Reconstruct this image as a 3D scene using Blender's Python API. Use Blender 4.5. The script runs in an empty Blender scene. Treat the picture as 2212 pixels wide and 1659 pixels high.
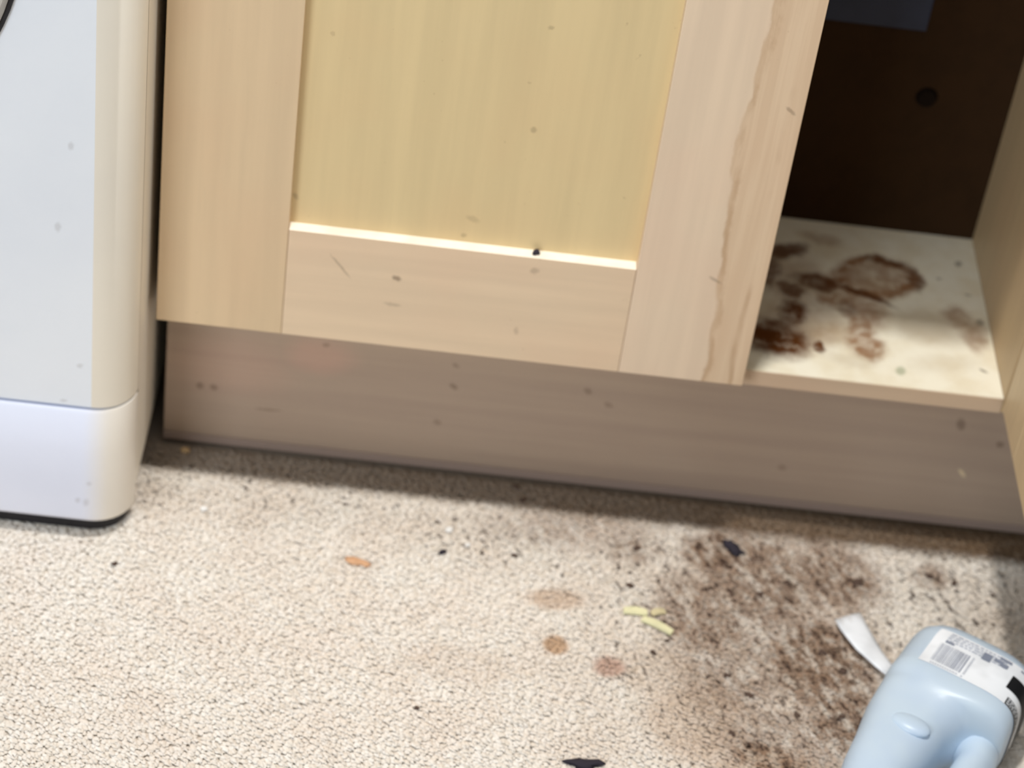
import bpy, bmesh, math, random
import numpy as np
from mathutils import Vector, Matrix

# ------------------------------------------------------------------ camera, world, lights, exposure
scene = bpy.context.scene
COL = scene.collection

def cam_setup():
    pitch, roll, yaw = 0.66886, 0.14978, 0.06022
    cp, sp, cy, sy, cr, sr = math.cos(pitch), math.sin(pitch), math.cos(yaw), math.sin(yaw), math.cos(roll), math.sin(roll)
    fwd = Vector((sy*cp, cy*cp, -sp)); right = Vector((cy, -sy, 0)); up = right.cross(fwd)
    r = cr*right + sr*up; u = -sr*right + cr*up
    cam = bpy.data.cameras.new('camera'); o = bpy.data.objects.new('camera', cam); COL.objects.link(o)
    m = Matrix((r, u, -fwd)).transposed().to_4x4(); m.translation = Vector((0.20657, -1.63831, 1.45398))
    o.matrix_world = m
    cam.sensor_width = 36.0; cam.lens = 5282.4/2212*36.0
    cam.dof.use_dof = True; cam.dof.focus_distance = 1.80; cam.dof.aperture_fstop = 4.4
    cam.clip_start = 0.02
    scene.camera = o
cam_setup()

world = bpy.data.worlds.new('room_ambient'); scene.world = world; world.use_nodes = True
bg = world.node_tree.nodes['Background']; bg.inputs[0].default_value = (0.86, 0.93, 1.0, 1); bg.inputs[1].default_value = 0.03

def area(name, loc, target, sx, sy, power, color):
    l = bpy.data.lights.new(name, 'AREA'); l.shape = 'RECTANGLE'; l.size = sx; l.size_y = sy; l.energy = power; l.color = color
    o = bpy.data.objects.new(name, l); COL.objects.link(o); o.location = loc
    o.rotation_euler = (Vector(target)-Vector(loc)).to_track_quat('-Z', 'Y').to_euler()
    return o
area('ceiling_lamp', (0.34, -0.22, 2.35), (0.34, -0.22, 0), 0.13, 0.08, 29, (1.0, 0.97, 0.93))
area('kitchen_window', (-1.1, -2.6, 1.4), (0.3, 0, 0.25), 1.0, 1.0, 37, (0.87, 0.94, 1.0))
area('ceiling_bounce_fill', (0.2, -1.2, 2.4), (0.2, -1.2, 0), 2.4, 2.4, 20, (1.0, 0.99, 0.97))  # added soft fill standing in for ceiling bounce, not a fitting

vs = scene.view_settings
vs.view_transform = 'Standard'; vs.look = 'None'; vs.gamma = 1.0; vs.use_curve_mapping = False; vs.exposure = 0.06

# ------------------------------------------------------------------ helpers
def lin(r, g, b):
    f = lambda c: (c/255/12.92) if c/255 <= 0.04045 else ((c/255+0.055)/1.055)**2.4
    return (f(r), f(g), f(b), 1.0)

def tag(o, label=None, cat=None, group=None, kind=None):
    if label: o['label'] = label
    if cat: o['category'] = cat
    if group: o['group'] = group
    if kind: o['kind'] = kind
    return o

def empty(name, loc, label, cat, group=None):
    o = bpy.data.objects.new(name, None); COL.objects.link(o); o.location = loc; o.empty_display_size = 0.05
    return tag(o, label, cat, group)

def link(name, me, mat, parent=None, smooth=False):
    """mesh built in world coordinates; with a parent its object space stays the world's"""
    o = bpy.data.objects.new(name, me); COL.objects.link(o)
    if mat: me.materials.append(mat)
    if smooth:
        for p in me.polygons: p.use_smooth = True
    if parent:
        o.parent = parent
        root = Matrix.Identity(4); p = parent; loc = Vector((0, 0, 0))
        while p: 
            if p.type == 'EMPTY': loc = Vector(p.location)
            p = p.parent
        if parent.type == 'EMPTY': o.matrix_parent_inverse = Matrix.Translation(-loc)
    return o

def from_bm(name, bm, mat, parent=None, smooth=False):
    bmesh.ops.recalc_face_normals(bm, faces=bm.faces)
    me = bpy.data.meshes.new(name); bm.to_mesh(me); bm.free()
    return link(name, me, mat, parent, smooth)

def box_bm(x0, x1, y0, y1, z0, z1, bev=0.0, seg=2):
    bm = bmesh.new(); bmesh.ops.create_cube(bm, size=1)
    for v in bm.verts:
        v.co = Vector(((x0+x1)/2+v.co.x*(x1-x0), (y0+y1)/2+v.co.y*(y1-y0), (z0+z1)/2+v.co.z*(z1-z0)))
    if bev: bmesh.ops.bevel(bm, geom=bm.edges[:], offset=bev, segments=seg, affect='EDGES', profile=0.5)
    return bm

def box(name, b, mat, parent=None, bev=0.0015):
    return from_bm(name, box_bm(*b, bev=bev), mat, parent)

def loft(rings, close_ends=True):
    bm = bmesh.new(); vr = [[bm.verts.new(p) for p in r] for r in rings]; n = len(rings[0])
    for a, b in zip(vr[:-1], vr[1:]):
        for i in range(n): bm.faces.new((a[i], a[(i+1) % n], b[(i+1) % n], b[i]))
    if close_ends: bm.faces.new(vr[0]); bm.faces.new(vr[-1])
    return bm

def auto_smooth(o, ang=35):
    me = o.data
    for p in me.polygons: p.use_smooth = True
    bm = bmesh.new(); bm.from_mesh(me)
    for e in bm.edges:
        if len(e.link_faces) == 2 and e.calc_face_angle(0) > math.radians(ang): e.smooth = False
    bm.to_mesh(me); bm.free()

# ---- node helper
class NT:
    def __init__(s, name, rough=0.5, spec=0.4):
        s.mat = bpy.data.materials.new(name); s.mat.use_nodes = True; s.t = s.mat.node_tree
        s.b = s.t.nodes['Principled BSDF']; s.b.inputs['Roughness'].default_value = rough
        s.b.inputs['Specular IOR Level'].default_value = spec
    def n(s, typ, **k):
        nd = s.t.nodes.new(typ)
        for a, v in k.items(): setattr(nd, a, v)
        return nd
    def put(s, sock, v):
        if isinstance(v, bpy.types.NodeSocket): s.t.links.new(v, sock)
        else: sock.default_value = v
    def math(s, op, a, b=0.0, c=None, clamp=False):
        nd = s.n('ShaderNodeMath', operation=op, use_clamp=clamp); s.put(nd.inputs[0], a); s.put(nd.inputs[1], b)
        if c is not None: s.put(nd.inputs[2], c)
        return nd.outputs[0]
    def vmath(s, op, a, b=(0, 0, 0)):
        nd = s.n('ShaderNodeVectorMath', operation=op); s.put(nd.inputs[0], a); s.put(nd.inputs[1], b)
        return nd.outputs['Value'] if op == 'LENGTH' else nd.outputs[0]
    def obj(s): return s.n('ShaderNodeTexCoord').outputs['Object']
    def sep(s, v):
        nd = s.n('ShaderNodeSeparateXYZ'); s.put(nd.inputs[0], v); return nd.outputs
    def comb(s, x, y, z=0.0):
        nd = s.n('ShaderNodeCombineXYZ'); s.put(nd.inputs[0], x); s.put(nd.inputs[1], y); s.put(nd.inputs[2], z); return nd.outputs[0]
    def noise(s, v, scale, detail=3.0, rough=0.55, color=False, dist=0.0):
        nd = s.n('ShaderNodeTexNoise'); s.put(nd.inputs['Vector'], v); s.put(nd.inputs['Scale'], scale)
        nd.inputs['Detail'].default_value = detail; nd.inputs['Roughness'].default_value = rough; nd.inputs['Distortion'].default_value = dist
        return nd.outputs['Color' if color else 'Fac']
    def scale(s, v, k): return s.vmath('MULTIPLY', v, k)
    def remap(s, v, a, b, c=0.0, d=1.0, smooth=True):
        nd = s.n('ShaderNodeMapRange'); nd.interpolation_type = 'SMOOTHSTEP' if smooth else 'LINEAR'
        s.put(nd.inputs[0], v)
        for i, x in enumerate((a, b, c, d)): s.put(nd.inputs[1+i], x)
        return nd.outputs[0]
    def mix(s, fac, a, b, mode='MIX'):
        nd = s.n('ShaderNodeMix', data_type='RGBA', blend_type=mode); s.put(nd.inputs[0], fac); s.put(nd.inputs[6], a); s.put(nd.inputs[7], b)
        return nd.outputs[2]
    def blobs(s, P, lst, soft=0.3, ring=0.0):
        """lst of (a, b, ra, rb, angle[, strength]) in the plane of P -> 0..1 mask (maximum of soft ellipses)"""
        out = None
        for e in lst:
            mp = s.n('ShaderNodeMapping', vector_type='TEXTURE'); s.put(mp.inputs[0], P)
            mp.inputs['Location'].default_value = (e[0], e[1], 0); mp.inputs['Rotation'].default_value = (0, 0, e[4]); mp.inputs['Scale'].default_value = (e[2], e[3], 1)
            L = s.vmath('LENGTH', mp.outputs[0]); st = e[5] if len(e) > 5 else 1.0
            m = s.remap(L, 1+soft, 1-soft, 0.0, st)
            if ring:
                m = s.math('MULTIPLY', m, s.remap(L, 0.45, 0.95, 1-ring, 1.0))
            out = m if out is None else s.math('MAXIMUM', out, m)
        return out
    def bump(s, h, strength=0.2, dist=0.001):
        nd = s.n('ShaderNodeBump'); nd.inputs['Strength'].default_value = strength; nd.inputs['Distance'].default_value = dist
        s.put(nd.inputs['Height'], h); s.put(s.b.inputs['Normal'], nd.outputs[0])
    def done(s, col):
        s.put(s.b.inputs['Base Color'], col); return s.mat

def warp(m, P, sc, amt):
    c = m.noise(P, sc, 3.0, color=True)
    off = m.vmath('MULTIPLY', m.vmath('SUBTRACT', c, (0.5, 0.5, 0.5)), (amt, amt, 0))
    return m.vmath('ADD', P, off)

Z0 = 0.1825      # height of the door's lower edge
YP = 0.055       # plinth face
YS = 0.021       # front of the cabinet floor
XR = 0.7297      # inner face of the right side

# ------------------------------------------------------------------ materials
DOOR_MARKS = [(0.1976,0.2541,0.0035,0.0023,2.78), (0.1502,0.2598,0.0127,0.0011,2.263,.6), (0.1965,0.2265,0.007,0.0015,3.06,.45),
 (0.3021,0.2137,0.0039,0.0020,1.676,.4), (0.2483,0.2972,0.0023,0.0018,-2.93,.5), (0.2645,0.1809,0.0031,0.002,-2.97,.5), (0.3099,0.2777,0.0038,0.0028,-2.98,.5),
 (0.1083,0.3168,0.0034,0.002,1.99,.5), (0.2928,0.4065,0.0026,0.0026,1.27,.55), (0.2949,0.5006,0.0025,0.0016,-3.0,.5), (0.2541,0.3143,0.0054,0.0027,2.83,.35),
 (0.4586,0.2893,0.0058,0.0015,2.65,.6), (0.4894,0.4586,0.0048,0.0015,2.5,.7)]
def wood(name, base, vertical=True, marks=None, peel=False, rough=0.42):
    m = NT(name, rough, 0.35); P = m.obj(); x, y, z = m.sep(P)
    g = m.scale(P, (60, 60, 3.0) if vertical else (3.0, 60, 60))
    n1 = m.noise(g, 1.0, 4.0); n2 = m.noise(P, 9.0, 2.0)
    b = np.array(base)
    col = m.mix(m.remap(n1, 0.3, 0.7), lin(*(b*0.978)), lin(*np.minimum(b*1.015, 255)))
    col = m.mix(m.remap(n2, 0.4, 0.75, 0, 0.35), col, lin(b[0]*1.0, b[1]*0.955, b[2]*0.95))
    P2 = m.comb(x, z)
    if peel:   # torn, stained foil along the closing edge of the door
        jag = m.noise(m.scale(P, (30, 30, 12)), 1.0, 5.0, 0.65)
        jag2 = m.noise(m.scale(P, (14, 14, 5)), 1.0, 3.0)
        edge = m.math('ADD', m.math('MULTIPLY_ADD', jag, 0.024, 0.4300), m.math('MULTIPLY', jag2, 0.034))
        d = m.math('SUBTRACT', x, edge)
        inside = m.remap(d, -0.0005, 0.0025)
        st = m.noise(m.scale(P, (170, 1, 5)), 1.0, 4.0, 0.6)
        inner = m.mix(m.remap(st, 0.38, 0.66), lin(206, 174, 138), lin(220, 192, 158))
        col = m.mix(m.math('MULTIPLY', inside, 0.55), col, inner)
        rim = m.math('MULTIPLY', m.remap(d, -0.0012, 0.0022), m.remap(d, 0.009, 0.003))
        rim = m.math('MULTIPLY', rim, m.remap(jag, 0.36, 0.6, 0.2, 0.85))
        col = m.mix(m.math('MULTIPLY', rim, 0.6), col, lin(170, 132, 94))
        d2 = m.math('SUBTRACT', x, m.math('MULTIPLY_ADD', m.noise(m.scale(P, (1, 1, 7)), 1.0, 4.0), 0.022, 0.4765))
        s2 = m.math('MULTIPLY', m.remap(m.math('ABSOLUTE', d2), 0.0035, 0.0005), m.remap(m.noise(m.scale(P, (1, 1, 13)), 1.0, 2.0), 0.42, 0.6, 0.0, 0.7))
        col = m.mix(m.math('MULTIPLY', s2, 0.6), col, lin(160, 122, 84))
    if marks:
        mk = m.blobs(warp(m, P2, 300, 0.003), marks, 0.45)
        col = m.mix(m.math('MULTIPLY', mk, 0.58), col, lin(96, 72, 54))
    sp = m.noise(P, 130.0, 2.0); col = m.mix(m.remap(sp, 0.72, 0.80, 0, 0.25), col, lin(150, 118, 84))
    m.bump(n1, 0.08, 0.0006)
    return m.done(col)

DW = (217, 192, 157)
M_stile = wood('door_foil_vertical', DW, True, DOOR_MARKS)
M_peel = wood('door_foil_peeling', (228, 206, 180), True, DOOR_MARKS, peel=True)
M_rail = wood('door_foil_horizontal', (226, 202, 172), False, DOOR_MARKS)
M_panel = wood('door_panel_foil', (220, 198, 152), True, DOOR_MARKS)
M_odoor = wood('open_door_foil', (216, 190, 150), True)
M_carc = wood('carcass_melamine', (196, 170, 132), True, rough=0.5)
M_edge = wood('edge_strip', (198, 174, 148), False)

def plinth_mat():
    m = NT('plinth_foil', 0.34, 0.4); P = m.obj(); x, y, z = m.sep(P); P2 = m.comb(x, z)
    g = m.noise(m.scale(P, (3, 40, 70)), 1.0, 4.0)
    col = m.mix(m.remap(g, 0.3, 0.7), lin(164, 144, 128), lin(172, 152, 134))
    W = warp(m, P2, 40, 0.01)
    col = m.mix(m.blobs(W, [(0.1373,0.1196,0.0285,0.0182,-3.09,.35), (0.06,0.10,0.05,0.03,0,.2)], 0.6), col, lin(205, 158, 140))
    mk = m.blobs(warp(m, P2, 300, 0.003), [(0.0339,0.0716,0.0035,0.003,2.13), (0.0463,0.0713,0.0035,0.003,2.14), (0.2578,0.1029,0.0039,0.0025,2.5), (0.2574,0.1265,0.0035,0.0019,2.55,.7),
      (0.0961,0.0528,0.0108,0.0014,-3.1,.7), (0.2476,0.0602,0.0038,0.0026,2.7,.7), (0.1424,0.1333,0.0029,0.002,-2.9,.8), (0.3762,0.1147,0.0041,0.0029,2.4,.8), (0.3966,0.1017,0.0043,0.0025,2.76,.7),
      (0.7095,0.1246,0.0064,0.0037,1.84), (0.5622,0.0523,0.0038,0.0033,-3.1,.6), (0.749,0.1071,0.0034,0.0031,2.6)], 0.45)
    col = m.mix(m.math('MULTIPLY', mk, 0.5), col, lin(90, 70, 56))
    col = m.mix(m.blobs(P2, [(0.7233,0.0693,0.0052,0.0018,2.28,.8)], 0.4), col, lin(225, 205, 170))
    return m.done(col)
M_plinth = plinth_mat()
M_strip = NT('seal_strip_plastic', 0.35).done(lin(150, 132, 122))

def shelf_mat():
    m = NT('stained_shelf_melamine', 0.38, 0.4); P = m.obj(); x, y, z = m.sep(P); P2 = m.comb(x, y)
    n = m.noise(P, 28, 3.0)
    col = m.mix(m.remap(n, 0.35, 0.7), lin(248, 242, 222), lin(238, 228, 202))
    W = warp(m, warp(m, P2, 22, 0.016), 85, 0.012)
    pale = m.blobs(W, [(0.67,0.113,0.0316,0.0264,2.88,.45), (0.5834,0.0876,0.02,0.016,-2.89,.45), (0.60,0.05,0.02,0.01,0,.25), (0.68,0.06,0.03,0.012,.3,.15)], 0.5)
    col = m.mix(pale, col, lin(172, 148, 112))
    mid = m.blobs(W, [(0.6147,0.1281,0.030,0.022,1.8,.75), (0.6093,0.097,0.030,0.0135,1.37,.85), (0.617,0.0712,0.0165,0.0135,0.99,.9), (0.7005,0.1327,0.0165,0.0133,1.5,.65), (0.7132,0.1073,0.0215,0.0115,1.49,.65),
                      (0.5898,0.1375,0.022,0.0159,2.55,.8), (0.582,0.2337,0.0193,0.0088,2.87,.4), (0.555,0.10,0.045,0.04,1.2,.45), (0.548,0.165,0.03,0.045,0,.4), (0.60,0.16,0.03,0.012,2.6,.8)], 0.45)
    ringy = m.blobs(W, [(0.6305,0.1813,0.042,0.034,-2.8,1.0)], 0.20, ring=0.30)
    mid = m.math('MAXIMUM', mid, ringy)
    pat = m.noise(W, 60, 4.0, 0.6)
    mid = m.math('MULTIPLY', mid, m.remap(pat, 0.25, 0.6, 0.45, 1.0))
    col = m.mix(mid, col, lin(140, 92, 48))
    dark = m.blobs(W, [(0.5735,0.1626,0.0238,0.0140,3.1,.9), (0.5505,0.1466,0.0132,0.0102,2.4,.85), (0.5512,0.2088,0.0207,0.0108,-2.57,.9), (0.5333,0.1721,0.0242,0.0091,1.41,.75), (0.5486,0.1133,0.0198,0.0123,1.42,1),
                       (0.5323,0.0713,0.0327,0.0272,2.74,1), (0.5729,0.0664,0.0093,0.0058,1.8,1), (0.612,0.154,0.034,0.004,-.42,.9), (0.645,0.209,0.024,0.007,-.2,.8), (0.667,0.187,0.007,0.022,.1,.7), (0.60,0.125,.008,.012,.3,.5)], 0.4)
    dark = m.math('MULTIPLY', dark, m.remap(pat, 0.28, 0.56, 0.5, 1.0))
    col = m.mix(dark, col, lin(98, 56, 22))
    col = m.mix(m.blobs(P2, [(0.641,0.0444,0.006,0.0042,1.3,.5)], 0.5), col, lin(120, 140, 100))
    col = m.mix(m.blobs(warp(m, P2, 200, 0.004), [(0.7115,0.218,0.0048,0.0031,1.2,.6), (0.7216,0.1297,0.0046,0.0033,1.55,.6), (0.7158,0.0581,0.0042,0.0016,2.6,.7), (0.69,0.19,0.003,0.002,0,.4), (0.715,0.17,0.003,0.002,0,.4)], 0.5), col, lin(110, 100, 84))
    return m.done(col)
M_shelf = shelf_mat()

# carpet: cream pile with dirt trodden in
STAIN = [(0.5458,-0.045,0.073,0.062,2.15,.80), (0.5054,-0.0121,0.0316,0.0256,-2.5,.95), (0.5934,-0.1416,0.0631,0.0496,1.47,.95), (0.6135,-0.0283,0.0491,0.0392,2.03,.80), (0.6096,-0.1938,0.0642,0.0351,1.4,.85),
 (0.4945,-0.1,0.0581,0.0424,1.78,.75), (0.5206,-0.158,0.0609,0.0503,1.43,.62), (0.5603,-0.2325,0.065,0.0469,-3.14,.6), (0.4342,-0.0205,0.0257,0.0178,-2.8,.6), (0.3841,-0.004,0.0834,0.0277,-3.1,.45),
 (0.5436,-0.2555,0.0337,0.0183,2.79,.9), (0.7031,-0.0141,0.0165,0.0157,2.3,.7), (0.634,-0.0341,0.016,0.0122,-2.5,.95)]
GREY = [(0.0147,-0.0028,0.045,0.04,-2.2,.75), (0.1558,-0.0005,0.16,0.042,-3.1,.62), (0.3019,-0.028,0.0918,0.046,3.04,.72), (0.7304,-0.034,0.08,0.07,-2.65,.85), (0.45,-0.05,0.09,0.07,0,.75), (0.53,-0.16,0.15,0.16,0,.75), (0.68,-0.1,.12,.1,0,.7)]
TAN = [(0.366,-0.1525,0.0112,0.011,1.2,.85), (0.365,-0.097,0.0242,0.0127,-3.08,.5), (0.4832,-0.2227,0.0489,0.0403,1.65,.40), (0.4529,-0.1736,0.0357,0.0321,2.4,.3), (0.2887,-0.1872,0.0464,0.0215,3.04,.2), (0.54,-0.275,.05,.03,0,.4)]
def carpet_mat(name):
    m = NT(name, 0.95, 0.1)
    P = m.obj(); x, y, z = m.sep(P); P2 = m.comb(x, y)
    n1 = m.noise(P2, 420, 2.0, 0.6); n2 = m.noise(P2, 14, 3.0); 
    ca, sa = math.cos(math.radians(-62)), math.sin(math.radians(-62))      # dirt drawn out along the lie of the pile
    pu = m.math('ADD', m.math('MULTIPLY', x, ca), m.math('MULTIPLY', y, sa)); pv = m.math('SUBTRACT', m.math('MULTIPLY', y, ca), m.math('MULTIPLY', x, sa))
    PS = m.comb(m.math('MULTIPLY', pu, 0.5), pv)
    n3 = m.noise(PS, 170, 3.0, 0.6); n4 = m.noise(PS, 85, 4.0, 0.65)
    at = m.n('ShaderNodeAttribute', attribute_name='tuft').outputs['Fac']
    col = m.mix(m.remap(at, 0.0, 1.0, smooth=False), lin(236, 226, 212), lin(250, 244, 235))
    col = m.mix(m.remap(n2, 0.35, 0.7, 0, 0.3), col, lin(228, 206, 186))
    W = warp(m, warp(m, P2, 30, 0.022), 120, 0.014)
    col = m.mix(m.blobs(warp(m, P2, 90, 0.006), TAN, 0.35), col, lin(190, 150, 112))
    col = m.mix(m.blobs(warp(m, P2, 90, 0.006), [(0.4116,-0.1716,0.0133,0.0121,-3.1,.7)], 0.4), col, lin(178, 128, 106))
    st = m.math('MULTIPLY', m.blobs(W, STAIN, 0.5), 1.12, clamp=True)
    patch = m.remap(n4, 0.36, 0.54, 0.42, 1.0)
    stp = m.math('MULTIPLY', st, patch)
    bro = m.mix(m.remap(n3, 0.4, 0.62), lin(104, 70, 50), lin(150, 112, 84))
    col = m.mix(m.math('MULTIPLY', stp, 0.92), col, bro)
    # dark trodden specks, denser where the carpet is dirty
    gr = m.math('MAXIMUM', m.blobs(W, GREY, 0.7), m.math('MULTIPLY', st, 1.0))
    col = m.mix(m.math('MULTIPLY', gr, 0.24), col, lin(168, 150, 126))
    # shadow under the door edge painted in brown, along the foot of the plinth
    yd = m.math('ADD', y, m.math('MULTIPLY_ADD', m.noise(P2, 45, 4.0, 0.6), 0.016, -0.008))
    strip_shade = m.math('MULTIPLY', m.remap(yd, 0.006, 0.026), m.remap(x, -0.1, 0.75, 0.70, 0.95, smooth=False))
    col = m.mix(strip_shade, col, lin(94, 70, 44))
    th = m.remap(gr, 0.0, 1.0, 0.70, 0.53, smooth=False)
    fl = m.remap(m.math('SUBTRACT', n3, th), 0.0, 0.05)
    col = m.mix(m.math('MULTIPLY', fl, 0.72), col, lin(86, 72, 64))
    th2 = m.remap(gr, 0.2, 1.0, 0.74, 0.555, smooth=False)
    fl2 = m.remap(m.math('SUBTRACT', n4, th2), 0.0, 0.05)
    col = m.mix(m.math('MULTIPLY', fl2, 0.75), col, lin(66, 48, 42))
    stk = m.noise(m.comb(m.math('MULTIPLY', pu, 0.4), pv), 300, 2.0, 0.5)
    col = m.mix(m.remap(stk, 0.50, 0.72, 0.0, 0.22), col, lin(190, 174, 154))
    # fibres scatter light round the tuft, so its shading is softer than a solid's
    ge = m.n('ShaderNodeNewGeometry').outputs['Normal']
    nn = m.vmath('NORMALIZE', m.vmath('ADD', m.vmath('MULTIPLY', ge, (0.45, 0.45, 0.45)), (0, 0, 0.55)))
    m.put(m.b.inputs['Normal'], nn)
    return m.done(col)
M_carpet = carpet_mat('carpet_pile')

def enamel(name, base, marks=True, rough=0.4, lit_corner=False):
    m = NT(name, rough, 0.4); P = m.obj(); x, y, z = m.sep(P); P2 = m.comb(x, z)
    b = np.array(base)
    col = m.mix(m.remap(m.noise(P, 6, 3.0), 0.35, 0.7), lin(*b), lin(*(b*np.array((.975, .978, .985)))))
    if lit_corner: col = m.mix(m.remap(x, -0.05, -0.022), col, lin(236, 230, 220))     # warm light on the rounded corner painted as a cream tint
    if marks:
        mk = m.blobs(warp(m, P2, 250, 0.003), [(-0.0592,0.4007,0.0034,0.0021,1.49), (-0.0689,0.3238,0.0044,0.0022,1.53), (-0.0507,0.1877,0.0025,0.0022,1.06), (-0.0412,0.0661,0.0022,0.0019,1.05),
              (-0.0504,0.0464,0.0027,0.0019,1.41), (-0.0434,0.0448,0.0037,0.0023,1.49), (-0.0637,0.149,0.0031,0.0015,-2.96), (-0.0374,0.3415,0.0029,0.0022,-2.84)], 0.6)
        col = m.mix(m.math('MULTIPLY', mk, 0.22), col, lin(120, 110, 108))
    return m.done(col)
M_white = enamel('washer_white_plastic', (240, 246, 255))
M_kick = enamel('washer_kick_plastic', (230, 235, 252), True, 0.4, lit_corner=True)
M_side = enamel('washer_cream_enamel', (240, 233, 219), False)
def plain(name, rgb, rough=0.5, spec=0.4):
    m = NT(name, rough, spec); n = m.noise(m.obj(), 40, 2.0); b = np.array(rgb)
    return m.done(m.mix(m.remap(n, 0.35, 0.7), lin(*b), lin(*(b*0.93))))
M_ledge_lit = plain('lit_pale_ledge', (252, 244, 228), 0.6)  # pale tone carries the light falling on the rail's ledge
M_black = plain('black_rubber', (22, 20, 26), 0.6)
M_grey = plain('grey_plastic', (205, 202, 196), 0.4)
M_glass = plain('dark_door_glass', (30, 32, 38), 0.08)
M_backp = plain('dark_brown_hardboard', (54, 36, 20), 0.8, 0.1)
M_grom = plain('dark_grommet', (26, 18, 12), 0.9, 0.1)
M_cover = plain('blue_grey_cover', (50, 55, 74), 0.7)
M_wall = plain('painted_plaster', (205, 200, 190), 0.8, 0.2)
M_work = plain('worktop_laminate', (176, 160, 140), 0.35)
M_hinge = plain('hinge_steel', (120, 112, 100), 0.35)

# ------------------------------------------------------------------ the setting
def floor():
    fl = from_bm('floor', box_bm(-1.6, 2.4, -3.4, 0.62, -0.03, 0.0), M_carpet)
    tag(fl, 'cream carpet floor with brown stains in front of the cabinet', 'floor', kind='structure')
    # real pile: short leaning tufts over the part of the floor near the cabinet
    rng = np.random.default_rng(4)
    def grid(x0, x1, y0, y1, s):
        gx, gy = np.meshgrid(np.arange(x0, x1, s), np.arange(y0, y1, s*0.92))
        gx = gx + (np.arange(gx.shape[0]) % 2)[:, None]*s*0.5
        return np.stack([gx.ravel(), gy.ravel()], 1) + rng.normal(0, s*0.27, (gx.size, 2))
    near = (-0.22, 0.95, -0.44, YP)                              # fine tufts near the cabinet, coarser ones farther off
    p = grid(*near, 0.0029)
    q = grid(-0.75, 1.65, -0.85, 0.30, 0.0058)
    q = q[~((q[:, 0] > near[0]) & (q[:, 0] < near[1]) & (q[:, 1] > near[2]))]
    big = np.concatenate([np.ones(len(p)), np.full(len(q), 1.9)]); p = np.concatenate([p, q])
    keep = ~((p[:, 0] < -0.03) & (p[:, 1] > -0.045)) & ((p[:, 1] < YP-0.002) | (p[:, 0] > 0.81))
    p, big = p[keep], big[keep]; N = len(p)
    h = rng.uniform(0.0024, 0.0042, N); r = rng.uniform(0.0016, 0.0025, N)*big
    la = math.radians(-62) + rng.normal(0, 0.20, N)             # pile lies towards the room
    lean = h*rng.uniform(1.3, 3.0, N)
    dx, dy = np.cos(la)*lean, np.sin(la)*lean
    K = 5; a = np.arange(K)*2*np.pi/K
    rings = []
    for t, rr in ((0.0, 1.0), (0.70, 1.10)):
        ph = rng.uniform(0, 6.28, N) if t == 0 else ph
        rx = p[:, 0, None] + dx[:, None]*t*t + np.cos(a+ph[:, None])*r[:, None]*rr
        ry = p[:, 1, None] + dy[:, None]*t*t + np.sin(a+ph[:, None])*r[:, None]*rr
        rz = np.broadcast_to((h*t-0.0003)[:, None], rx.shape)
        rings.append(np.stack([rx, ry, rz], 2))
    tip = np.stack([p[:, 0]+dx, p[:, 1]+dy, h], 1)[:, None, :]
    V = np.concatenate(rings+[tip], 1)                            # N, 2K+1, 3
    nv = 2*K+1
    i = np.arange(K); j = (i+1) % K
    quads = np.stack([i, j, K+j, K+i], 1); tris = np.stack([K+i, K+j, np.full(K, 2*K)], 1)
    base = (np.arange(N)*nv)[:, None, None]
    Q = (quads[None]+base).reshape(-1, 4); T = (tris[None]+base).reshape(-1, 3)
    me = bpy.data.meshes.new('carpet_pile')
    me.vertices.add(N*nv); me.vertices.foreach_set('co', V.reshape(-1).astype(np.float32))
    loops = np.concatenate([Q.ravel(), T.ravel()]).astype(np.int32)
    starts = np.concatenate([np.arange(len(Q))*4, len(Q)*4+np.arange(len(T))*3]).astype(np.int32)
    me.loops.add(len(loops)); me.loops.foreach_set('vertex_index', loops)
    me.polygons.add(len(starts)); me.polygons.foreach_set('loop_start', starts)
    me.update(calc_edges=True); me.validate()
    at = me.attributes.new('tuft', 'FLOAT', 'POINT')
    at.data.foreach_set('value', np.repeat(rng.uniform(0, 1, N), nv).astype(np.float32))
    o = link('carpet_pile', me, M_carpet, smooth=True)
    o.parent = fl
    tag(o, 'short cream pile of the stained carpet', kind='stuff')
floor()
tag(box('wall_back', (-1.6, 2.4, 0.60, 0.68, 0, 2.4), M_wall, bev=0), 'pale plaster wall behind the kitchen units', 'wall', kind='structure')

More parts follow.
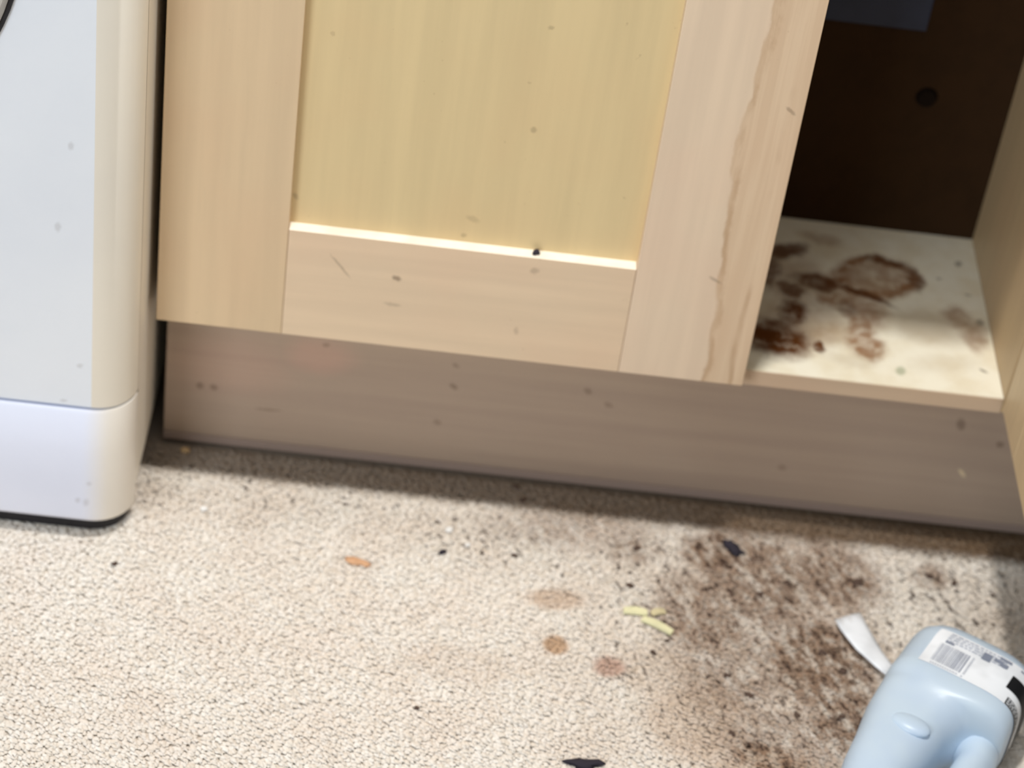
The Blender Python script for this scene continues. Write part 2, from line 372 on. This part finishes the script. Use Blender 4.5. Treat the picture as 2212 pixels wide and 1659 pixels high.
# ------------------------------------------------------------------ washing machine
def rr_plan(x0, x1, y0, y1, r, n=10, back_r=0.004):
    pts = []
    for cx, cy, a0, rr in ((x1-r, y0+r, -90, r), (x1-back_r, y1-back_r, 0, back_r), (x0+back_r, y1-back_r, 90, back_r), (x0+r, y0+r, 180, r)):
        for k in range(n+1):
            a = math.radians(a0+90*k/n); pts.append((cx+rr*math.cos(a), cy+rr*math.sin(a)))
    return pts
def washer():
    X0, X1, YF = -0.607, -0.007, -0.079
    w = empty('washing_machine', (-0.307, 0.18, 0), 'white front-loading washing machine beside the cabinet door', 'washing machine')
    def ring(off_front, z, yb=-0.044, inset=0.0):
        return [(x, y, z) for x, y in rr_plan(X0+inset, X1-inset, YF-off_front+inset, yb, 0.034+off_front*0.3)]
    f = from_bm('front_panel', loft([ring(-0.0012, 0.1438), ring(0, 0.146), ring(0, 0.848), ring(-0.002, 0.85)]), M_white, w)
    f.data.materials.append(M_side)
    for p in f.data.polygons:                       # the rounded corners are the cream painted steel wrap
        if abs(p.normal.z) < 0.5 and (p.center.x > X1-0.0335 or p.center.x < X0+0.0335): p.material_index = 1
    auto_smooth(f)
    k = from_bm('kick_panel', loft([ring(-0.003, 0.0185, inset=.001), ring(0.003, 0.0215), ring(0.0058, 0.0275), ring(0.0070, 0.101), ring(0.0062, 0.1075), ring(0.0022, 0.1390), ring(0.0004, 0.1415)]), M_kick, w); auto_smooth(k, 50)
    shade_block = from_bm('under_shade_block', loft([[(x, y, z) for x, y in rr_plan(X0+0.006, X1-0.006, YF+0.004, 0.44, 0.03)] for z in (0.0055, 0.0184)]), M_black, w)  # added black block that deepens the shadow under the machine
    box('cabinet_body', (X0, X1-0.0008, -0.0435, 0.45, 0.030, 0.85), M_side, w, 0.003)
    for sx in (X0+0.05, X1-0.06):
        for sy in (-0.005, 0.40):
            bm = bmesh.new(); bmesh.ops.create_cone(bm, cap_ends=True, segments=20, radius1=0.022, radius2=0.018, depth=0.031, matrix=Matrix.Translation((sx, sy, 0.0155)))
            from_bm('foot', bm, M_black, w)
    # round loading door
    cx, cz = -0.307, 0.582
    def lathe(prof, n=96):
        return loft([[(cx+r*math.cos(2*math.pi*i/n), y, cz+r*math.sin(2*math.pi*i/n)) for i in range(n)] for r, y in prof], True)
    d = from_bm('door', lathe([(0.2105, YF+0.002), (0.2105, YF-0.006), (0.207, YF-0.012), (0.190, YF-0.018), (0.165, YF-0.016), (0.160, YF-0.008)]), M_grey, w); auto_smooth(d)
    from_bm('glass_bowl', lathe([(0.1595, YF-0.007), (0.150, YF-0.017), (0.120, YF-0.010), (0.02, YF-0.006)]), M_glass, d, True)
    s = from_bm('door_seal', lathe([(0.2107, YF+0.001), (0.2107, YF-0.0035), (0.2140, YF-0.0035), (0.2145, YF+0.001)]), M_black, w)
    tag(s, 'thin black rubber rim around the round door')
washer()

# ------------------------------------------------------------------ kitchen unit
def cabinet():
    c = empty('base_cabinet', (0.37, 0.16, Z0-0.016), 'beige wood-effect kitchen base cabinet with one door open', 'cabinet')
    zt = 0.868
    zb = Z0+0.0018
    box('side_panel', (0.0, 0.016, 0.0215, 0.262, Z0-0.0135, zt), M_carc, c, 0.0006)
    box('side_panel', (XR, XR+0.016, 0.0215, 0.262, Z0-0.0135, zt), M_carc, c, 0.0006)
    sh = box('bottom_panel', (0.0165, XR-0.0004, YS+0.0009, 0.261, zb-0.0155, zb), M_shelf, c, 0.0)
    tag(sh, 'cream cabinet floor with brown spill stains')
    box('edge_strip', (0.0165, XR-0.0004, YS, YS+0.0009, zb-0.0158, zb-0.0006), M_edge, sh, 0.0003)
    bp = box('back_panel', (0.0, XR+0.016, 0.2625, 0.266, Z0-0.0135, zt), M_backp, c, 0)
    tag(bp, 'dark brown hardboard back')
    cv = box('cover_plate', (0.46, 0.637, 0.2585, 0.2624, Z0+0.216, Z0+0.40), M_cover, c, 0.001); tag(cv, 'blue-grey cover plate')
    bm = bmesh.new(); bmesh.ops.create_cone(bm, cap_ends=True, segments=24, radius1=0.008, radius2=0.010, depth=0.004, matrix=Matrix.Translation((0.653, 0.2604, Z0+0.148)) @ Matrix.Rotation(math.radians(-90), 4, 'X'))
    from_bm('grommet', bm, M_grom, c)
    box('top_panel', (0.0165, XR-0.0004, 0.0215, 0.2618, zt-0.016, zt-0.0005), M_carc, c, 0.0005)
    # closed shaker door
    H = zt-0.004; SL, SR, RH = 0.1057, 0.3931, 0.1082
    d = from_bm('door', box_bm(SL-0.008, SR+0.008, 0.0112, 0.0160, Z0+RH-0.008, H-RH+0.008), M_panel, c)
    tag(d, 'closed frame-and-panel door')
    g = 0.00012
    box('stile', (0.0, SL-g, 0.0, 0.019, Z0, H), M_stile, d, 0.0007)
    box('stile', (SR+g, 0.5, 0.0, 0.019, Z0, H), M_peel, d, 0.0007)['label'] = 'door stile with peeling stained edge'
    lr = box('rail', (SL+g, SR-g, 0.0, 0.019, Z0, Z0+RH), M_rail, d, 0.0007)
    lr.data.materials.append(M_ledge_lit)                 # overhead light on the ledge painted in as a paler top face
    for p in lr.data.polygons:
        if p.normal.z > 0.6: p.material_index = 1
    box('rail', (SL+g, SR-g, 0.0, 0.019, H-RH, H), M_rail, d, 0.0012)
    # open door, swung out square from the right side
    zo = Z0-0.008
    xo = XR+0.0002; yo0, yo1 = -0.212, 0.0165
    d2 = from_bm('door', box_bm(xo+0.004, xo+0.0088, yo0+0.06, yo1-0.06, zo+0.06, H-0.06), M_odoor, c)
    tag(d2, 'open door swung out from the right side')
    box('stile', (xo, xo+0.019, yo1-0.068, yo1, zo, H), M_odoor, d2, 0.0012)
    box('stile', (xo, xo+0.019, yo0, yo0+0.068, zo, H), M_odoor, d2, 0.0012)
    box('rail', (xo, xo+0.019, yo0+0.0685, yo1-0.0685, zo, zo+0.068), M_odoor, d2, 0.0012)
    box('rail', (xo, xo+0.019, yo0+0.0685, yo1-0.0685, H-0.068, H), M_odoor, d2, 0.0012)
    for hz in (0.74,):
        box('hinge', (XR-0.012, XR-0.0002, 0.0, 0.075, hz, hz+0.03), M_hinge, c, 0.002)
    return c
cabinet()

def plinth():
    p = empty('plinth_board', (0.37, YP+0.008, 0), 'mauve-beige plinth board below the cabinet doors', 'plinth')
    box('board', (0.003, 0.80, YP, YP+0.016, 0.0085, Z0-0.015), M_plinth, p, 0.0006)
    s = box('seal_strip', (0.003, 0.80, YP-0.0022, YP-0.0002, 0.0075, 0.0160), M_strip, p, 0.0007)
    tag(s, 'grey plastic sealing strip along the floor')
plinth()
tag(box('worktop', (-0.65, 1.4, 0.002, 0.598, 0.8705, 0.9085), M_work, bev=0.004), 'laminate worktop across the cabinet and washing machine', 'worktop')

# ------------------------------------------------------------------ plastic bottle lying on the floor
def bottle_mat():
    m = NT('milky_plastic', 0.32, 0.45); P = m.obj()
    n = m.noise(P, 25, 2.0)
    col = m.mix(m.remap(n, 0.35, 0.7), lin(224, 241, 255), lin(217, 235, 254))
    m.done(col)
    tr = m.n('ShaderNodeBsdfTranslucent'); tr.inputs[0].default_value = lin(226, 238, 248)
    mx = m.n('ShaderNodeMixShader'); mx.inputs[0].default_value = 0.28
    out = m.t.nodes['Material Output']
    m.t.links.new(m.b.outputs[0], mx.inputs[1]); m.t.links.new(tr.outputs[0], mx.inputs[2]); m.t.links.new(mx.outputs[0], out.inputs[0])
    return m.mat
M_bottle = bottle_mat()
M_label = plain('white_label', (244, 248, 253), 0.5)
M_ink = plain('grey_ink', (138, 146, 164), 0.5)
M_inkd = plain('black_ink', (14, 16, 20), 0.5)
M_inkp = plain('pale_ink', (176, 184, 200), 0.5)
M_cap = plain('bottle_cap_plastic', (60, 96, 170), 0.4)

def bottle():
    # local frame: X across, Y along the axis (base -> neck), Z up
    BH, BW = 0.086, 0.055
    prof = [  # y, left, right, bottom, top, exponent
        (0.000, -0.033, 0.033, 0.014, BH-0.016, 3.0), (0.0015, -0.041, 0.041, 0.007, BH-0.008, 3.2), (0.006, -0.049, 0.049, 0.0025, BH-0.003, 3.5), (0.014, -0.0535, 0.0535, 0.0005, BH-0.0005, 3.8),
        (0.024, -BW, BW, 0.0, BH, 4.0), (0.060, -BW, BW, 0.0, BH, 4.0), (0.064, -BW-.0004, BW+.0004, 0.0, BH+0.0004, 4.0), (0.072, -BW-.0004, BW, 0.0, BH-0.0008, 3.6), (0.0765, -BW, BW-0.0015, 0.0, BH-0.002, 3.4),
        (0.0795, -BW, 0.047, 0.0003, BH-0.003, 3.3), (0.0820, -BW, 0.030, 0.0005, BH-0.004, 3.2), (0.088, -BW, 0.022, 0.001, BH-0.006, 3.0), (0.104, -BW+.0005, 0.016, 0.002, BH-0.0105, 2.8), (0.135, -0.049, 0.013, 0.003, BH-0.015, 2.7),
        (0.160, -0.046, 0.010, 0.004, BH-0.019, 2.5), (0.185, -0.040, 0.013, 0.009, BH-0.024, 2.3), (0.205, -0.032, 0.018, 0.017, BH-0.028, 2.1), (0.216, -0.024, 0.018, 0.022, BH-0.029, 2.0), (0.224, -0.0195, 0.0165, 0.024, BH-0.0275, 2.0), (0.240, -0.0195, 0.0165, 0.024, BH-0.0275, 2.0)]
    ys = np.array([p[0] for p in prof])
    def sect(y):
        v = [np.interp(y, ys, [p[k] for p in prof]) for k in range(1, 6)]
        return v
    def S(t, y, off=0.0):       # t: angle, 0 = right, 90 = top
        l, r, b, tp, e = sect(y)
        cx, cz, ax, az = (l+r)/2, (b+tp)/2, (r-l)/2+off, (tp-b)/2+off
        c, s = math.cos(t), math.sin(t)
        return (-(cx+ax*math.copysign(abs(c)**(2/e), c)), y, cz+az*math.copysign(abs(s)**(2/e), s))
    root = empty('plastic_bottle', (0.0, 0.0, 0.0), 'translucent white plastic bottle with barcode label lying on the carpet', 'bottle')
    N = 56
    body = from_bm('body', loft([[S(2*math.pi*i/N, y) for i in range(N)] for y in ys]), M_bottle, root, True)
    # moulded boss on the shoulder
    bm = bmesh.new(); bmesh.ops.create_uvsphere(bm, u_segments=20, v_segments=12, radius=1.0)
    for v in bm.verts: v.co = Vector((0.012+v.co.x*0.017, 0.120+v.co.y*0.0105, BH-0.0150+v.co.z*0.0048))
    from_bm('boss', bm, M_bottle, body, True)
    # handle: tube from shoulder to neck
    pts = [Vector((-p[0], p[1], p[2])) for p in ((0.030, 0.068, 0.030), (0.0385, 0.082, 0.034), (0.0425, 0.098, 0.037), (0.0425, 0.136, 0.040), (0.037, 0.168, 0.041), (0.029, 0.190, 0.042), (0.016, 0.206, 0.042), (0.004, 0.212, 0.042))]
    rings = []
    for i, p in enumerate(pts):
        t = (pts[min(i+1, len(pts)-1)]-pts[max(i-1, 0)]).normalized(); sx = t.cross(Vector((0, 0, 1))).normalized(); sz = sx.cross(t)
        rr = (0.021, 0.018, 0.016, 0.0155, 0.015, 0.0145, 0.014, 0.014)[i]
        rings.append([tuple(p+sx*math.cos(a)*rr+sz*math.sin(a)*rr*(1.25 if i < 3 else 1.1)) for a in [2*math.pi*k/20 for k in range(20)]])
    from_bm('handle', loft(rings), M_bottle, root, True)
    bm = bmesh.new(); bmesh.ops.create_cone(bm, cap_ends=True, segments=40, radius1=0.0205, radius2=0.0205, depth=0.016, matrix=Matrix.Translation((0.0015, 0.239, 0.0402)) @ Matrix.Rotation(math.radians(90), 4, 'X'))
    cap = from_bm('cap', bm, M_cap, root); auto_smooth(cap)
    # label wrapped over the top and right side
    R = math.radians
    tt = np.radians(np.arange(-180, 181, 0.5)); pp = np.array([S(t, 0.05) for t in tt]); al = np.concatenate([[0], np.cumsum(np.linalg.norm(np.diff(pp, axis=0), axis=1))])
    al = (al/al[-1]-0.5)*2*math.pi
    def arc(t): return float(np.interp(t, al, tt))       # even spacing round the bottle
    def patch(name, t0, t1, y0, y1, mat, parent, off, nt=24, ny=4, thick=True):
        bm = bmesh.new()
        g = [[bm.verts.new(S(arc(t0+(t1-t0)*i/nt), y0+(y1-y0)*j/ny, off)) for j in range(ny+1)] for i in range(nt+1)]
        for i in range(nt):
            for j in range(ny): bm.faces.new((g[i][j], g[i+1][j], g[i+1][j+1], g[i][j+1]))
        return bm
    def multi(name, lst, mat, parent, off):
        allb = bmesh.new()
        for t0, t1, y0, y1 in lst:
            b = patch('', R(t0), R(t1), y0, y1, None, None, off, max(1, int(abs(t1-t0)/3)+1), 2)
            me = bpy.data.meshes.new('t'); b.to_mesh(me); b.free(); allb.from_mesh(me); bpy.data.meshes.remove(me)
        me = bpy.data.meshes.new(name); allb.to_mesh(me); allb.free()
        return link(name, me, mat, parent, True)
    lab = from_bm('label', patch('', R(-60), R(123), 0.016, 0.0625, None, None, 0.0004, 60, 8), M_label, root, True)
    tag(lab, 'printed paper label with barcode and black panel')
    rnd = random.Random(3)
    # barcode: bars run along the bottle
    bars = []; t = 114.0
    while t > 84:
        w = rnd.choice((0.22, 0.22, 0.4, 0.55)); bars.append((t-w, t, 0.034, 0.0575)); t -= w+rnd.choice((0.35, 0.5, 0.7))
    multi('barcode', bars, M_ink, lab, 0.0007)
    multi('barcode_number', [(113-k*2.2-1.3, 113-k*2.2, 0.0597, 0.0612) for k in range(13)], M_inkp, lab, 0.0007)
    txt = []
    for y in (0.0185, 0.0215, 0.0245, 0.0275):
        t = 112.0
        while t > 60:
            w = rnd.uniform(1.5, 5); txt.append((t-w, t, y, y+0.0013)); t -= w+rnd.uniform(.8, 1.6)
    multi('small_print', txt, M_inkp, lab, 0.0007)
    for q in [(104, 112, 0.0295, 0.0318), (72, 80, 0.022, 0.031), (62, 70, 0.0225, 0.0265), (55, 66, 0.018, 0.021), (57, 64, 0.024, 0.0285)]: multi('bold_print', [q], M_ink, lab, 0.0009)
    for q in [(-58, 50, 0.030, 0.046), (-58, 44, 0.0535, 0.0620)]: multi('black_panel', [q], M_inkd, lab, 0.0007)
    wl = []
    for y in (0.0548, 0.0572, 0.0596):
        t = 43.0
        while t > -40:
            w = rnd.uniform(1.5, 4); wl.append((t-w, t, y, y+0.0011)); t -= w+rnd.uniform(.7, 1.3)
    multi('white_print', wl, M_label, lab, 0.0010)
    multi('grey_print', [(46-k*6-3.5, 46-k*6, 0.0185+(k % 3)*0.003, 0.0205+(k % 3)*0.003) for k in range(9)], M_ink, lab, 0.0008)
    root.location = (0.7140, -0.175, 0.004); root.rotation_euler = (0, 0, math.radians(180-30))
    return root
BOT = bottle()

# ------------------------------------------------------------------ paper strip
def strip():
    sec = [  # left point, right point (x, y, z)
        ((0.6092, -0.0897, 0.0075), (0.6324, -0.0772, 0.0075)), ((0.6131, -0.1023, 0.0085), (0.6361, -0.0883, 0.0075)), ((0.6183, -0.1141, 0.0095), (0.6397, -0.0992, 0.0075)), ((0.6247, -0.1256, 0.0095), (0.6439, -0.1117, 0.0075)), ((0.6321, -0.1346, 0.0095), (0.6478, -0.1224, 0.0075)), ((0.6405, -0.1444, 0.0090), (0.6523, -0.1319, 0.0075)), ((0.6490, -0.1526, 0.0085), (0.6572, -0.1401, 0.0075))]
    bm = bmesh.new(); rows = []
    for l, r in sec:
        l, r = Vector(l), Vector(r)
        rows.append([bm.verts.new(l.lerp(r, t)+Vector((0, 0, 0.0012*math.sin(math.pi*t)))) for t in (0, .33, .66, 1)])
    for a, b in zip(rows[:-1], rows[1:]):
        for i in range(3): bm.faces.new((a[i], a[i+1], b[i+1], b[i]))
    bmesh.ops.subdivide_edges(bm, edges=bm.edges[:], cuts=1, smooth=0.3)
    r = bmesh.ops.solidify(bm, geom=bm.faces[:], thickness=0.0004)
    o = from_bm('paper_strip', bm, M_label, None, True)
    tag(o, 'curled white paper strip on the carpet beside the bottle', 'paper')
strip()

# ------------------------------------------------------------------ crumbs
def lump(name, x, y, rx, ry, rz, ang, mat, label, cat, group=None, seed=0, z=0.003, amp=0.28):
    rnd = random.Random(seed*7+1)
    bm = bmesh.new(); bmesh.ops.create_icosphere(bm, subdivisions=3 if rx > 0.006 else 2, radius=1.0)
    ph = [rnd.uniform(0, 6.28) for _ in range(6)]
    for v in bm.verts:
        p = v.co.copy(); f = 1+amp*(math.sin(p.x*3.1+ph[0])*math.sin(p.y*2.7+ph[1])+0.6*math.sin(p.z*4+p.x*5+ph[2])*math.cos(p.y*4.5+ph[3])+0.35*math.sin(p.x*9+ph[4])*math.sin(p.y*8+ph[5]))
        q = p*f; q = Vector((q.x*rx, q.y*ry, q.z*rz)); q.rotate(Matrix.Rotation(ang, 3, 'Z')); v.co = q
    me = bpy.data.meshes.new(name); bm.to_mesh(me); bm.free()
    o = link(name, me, mat, None, True); o.location = (x, y, z+rz*0.6)
    tag(o, label, cat, group); return o
M_cru_o = plain('orange_crumb', (222, 174, 134), 0.8)
M_cru_w = plain('white_crumb', (254, 252, 248), 0.7)
M_cru_b = plain('beige_crumb', (196, 166, 124), 0.8)
M_cru_d = plain('dark_crumb', (88, 70, 60), 0.9)
M_cru_k = plain('blue_black_crumb', (58, 54, 62), 0.95, 0.1)
M_chs = plain('pale_yellow_food', (238, 234, 190), 0.6)
M_chs2 = plain('dull_yellow_food', (212, 200, 160), 0.6)
def shred(name, a, b, w, h, mat, label, z=0.0035):
    a, b = Vector((*a, z)), Vector((*b, z)); t = (b-a).normalized(); s = Vector((-t.y, t.x, 0)); L = (b-a).length
    rings = []
    for k in range(7):
        u = k/6; c = a+t*L*u+s*0.0006*math.sin(u*4)+Vector((0, 0, 0.001*math.sin(u*3.1))); ww = w*(0.8+0.2*math.sin(math.pi*u))
        rings.append([tuple(c+s*x*ww/2+Vector((0, 0, zz*h))) for x, zz in ((-1, 0), (1, 0), (0.92, 1), (-0.92, 1))])
    bm = loft(rings); bmesh.ops.recalc_face_normals(bm, faces=bm.faces); bmesh.ops.bevel(bm, geom=bm.edges[:], offset=0.0004, segments=1, affect='EDGES')
    o = from_bm(name, bm, mat); tag(o, label, 'food scrap', 'pale food shreds on the carpet')
shred('food_shred', (0.4236, -0.1040), (0.4445, -0.1035), 0.0085, 0.003, M_chs, 'pale yellow shred of food nearer the cabinet, lying flat')
shred('food_shred', (0.4400, -0.1115), (0.4660, -0.1248), 0.0078, 0.003, M_chs, 'pale yellow shred of food slanting, nearest the viewer')
shred('food_shred', (0.4480, -0.1040), (0.4600, -0.0985), 0.0075, 0.0022, M_chs2, 'dull yellow scrap of food touching the two pale shreds')
# flaky orange crumb: body and a flake
lump('crumb', 0.1915, -0.0780, 0.0105, 0.0040, 0.0016, -0.42, M_cru_o, 'flaky orange-brown crumb alone on the clean cream carpet', 'crumb', seed=3, amp=.45)
lump('crumb', 0.2684, -0.0247, 0.0036, 0.0030, 0.0026, 0.4, M_cru_w, 'white crumb on the carpet nearer the plinth, middle of the photo', 'crumb', seed=4)
lump('crumb', 0.0516, -0.0327, 0.0034, 0.0030, 0.0026, 0.9, M_cru_w, 'white crumb on the carpet close to the washing machine', 'crumb', seed=5)
lump('crumb', 0.2857, -0.0414, 0.0030, 0.0022, 0.0022, 0.9, M_cru_w, 'tiny white crumb just in front of the larger white crumb', 'crumb', seed=6)
lump('crumb', 0.0249, 0.0425, 0.0046, 0.0034, 0.003, 0.2, M_cru_b, 'beige crumb in the shadow under the cabinet by the washing machine', 'crumb', seed=7)
lump('crumb', 0.5232, -0.0074, 0.0100, 0.0058, 0.003, -0.5, M_cru_k, 'blue-black clump of dirt on the brown stain below the door corner', 'crumb', seed=8, amp=.4)
lump('crumb', 0.2638, -0.0540, 0.0038, 0.0028, 0.002, 0.3, M_cru_k, 'dark crumb on clean carpet beside the white crumbs', 'crumb', seed=9)
lump('crumb', -0.0141, -0.1133, 0.0026, 0.0020, 0.0016, 0.5, M_cru_d, 'dark crumb just in front of the washing machine kick panel', 'crumb', seed=10)
lump('crumb', 0.3920, -0.2862, 0.0130, 0.0050, 0.003, 0.1, M_cru_k, 'long dark clump at the bottom edge of the photo', 'crumb', seed=11, amp=.4)
K = [(0.5305,-0.1882,.0048,.0036), (0.5696,-0.2049,.0040,.0030), (0.6071,-0.2021,.0050,.0034), (0.5138,-0.234,.0036,.0028), (0.545,-0.063,.0044,.0030), (0.5708,-0.0441,.0040,.0034), (0.634,-0.0341,.0070,.0044),
     (0.4298,-0.0693,.0044,.0032), (0.4363,-0.0202,.0052,.0034), (0.7009,-0.0145,.0056,.0038), (0.7235,-0.02,.0044,.0034), (0.5964,-0.1272,.0050,.0040), (0.6131,-0.147,.0046,.0040), (0.4615,-0.1335,.0034,.0026),
     (0.4493,-0.1494,.0034,.0026), (0.5123,-0.1675,.0044,.0032), (0.2534,-0.243,.0028,.0022), (0.333,0.0284,.0044,.0026), (0.326,0.0450,.0052,.0026), (0.0841,0.0026,.0026,.002), (0.1739,-0.0044,.0028,.0022), (0.2983,-0.0485,.0026,.002), (0.327,-0.0469,.0034,.0024)]
KL = [
 'dark crumb of dirt halfway between the reddish carpet spot and the bottle',
 'dark crumb of dirt nearest the left side of the bottle shoulder',
 "dark crumb of dirt tucked against the bottle's left flank",
 "dark crumb of dirt at the bottom of the brown stain, near the photo's lower edge",
 'dark crumb of dirt in the middle of the big brown stain',
 'dark crumb of dirt in the upper middle of the brown stain, towards the plinth',
 'large dark crumb of dirt in the stain between plinth and paper strip',
 'dark crumb of dirt just behind the yellow food shreds',
 "dark crumb of dirt below the door's bottom rail, left of the blue-black clump",
 'large dark crumb of dirt in the small stain right of the paper strip',
 'dark crumb of dirt rightmost on the carpet, near the open door',
 'dark crumb of dirt beside the upper left edge of the paper strip',
 'dark crumb of dirt beside the lower left edge of the paper strip',
 'dark crumb of dirt just in front of the slanting yellow shred',
 'dark crumb of dirt between the yellow shreds and the reddish spot',
 'dark crumb of dirt right of the reddish spot',
 'tiny dark crumb alone on the clean carpet at lower middle',
 'dark crumb of dirt at the edge of the plinth shadow, middle of the cabinet',
 'dark crumb of dirt close against the plinth, middle of the cabinet',
 'tiny dark crumb in front of the plinth, nearest the washing machine',
 'tiny dark crumb in front of the plinth, above the orange crumb',
 'tiny dark crumb between the tiny white crumb and the tan smudge',
 'dark crumb of dirt behind the tan smudge on the carpet',
]
for i, (x, y, a, b) in enumerate(K):
    lump('dirt_crumb', x, y, a*.85, b*.85, 0.0011, (i*1.7) % 3.1, M_cru_d, KL[i], 'crumb', 'dark dirt crumbs on the carpet', seed=20+i, z=0.0026, amp=.35)
lump('crumb', 0.3091, 0.0058, 0.0034, 0.0028, 0.0024, 0.2, M_cru_k, 'black speck resting on the door rail ledge', 'crumb', seed=60).location.z = Z0+0.1082+0.0016
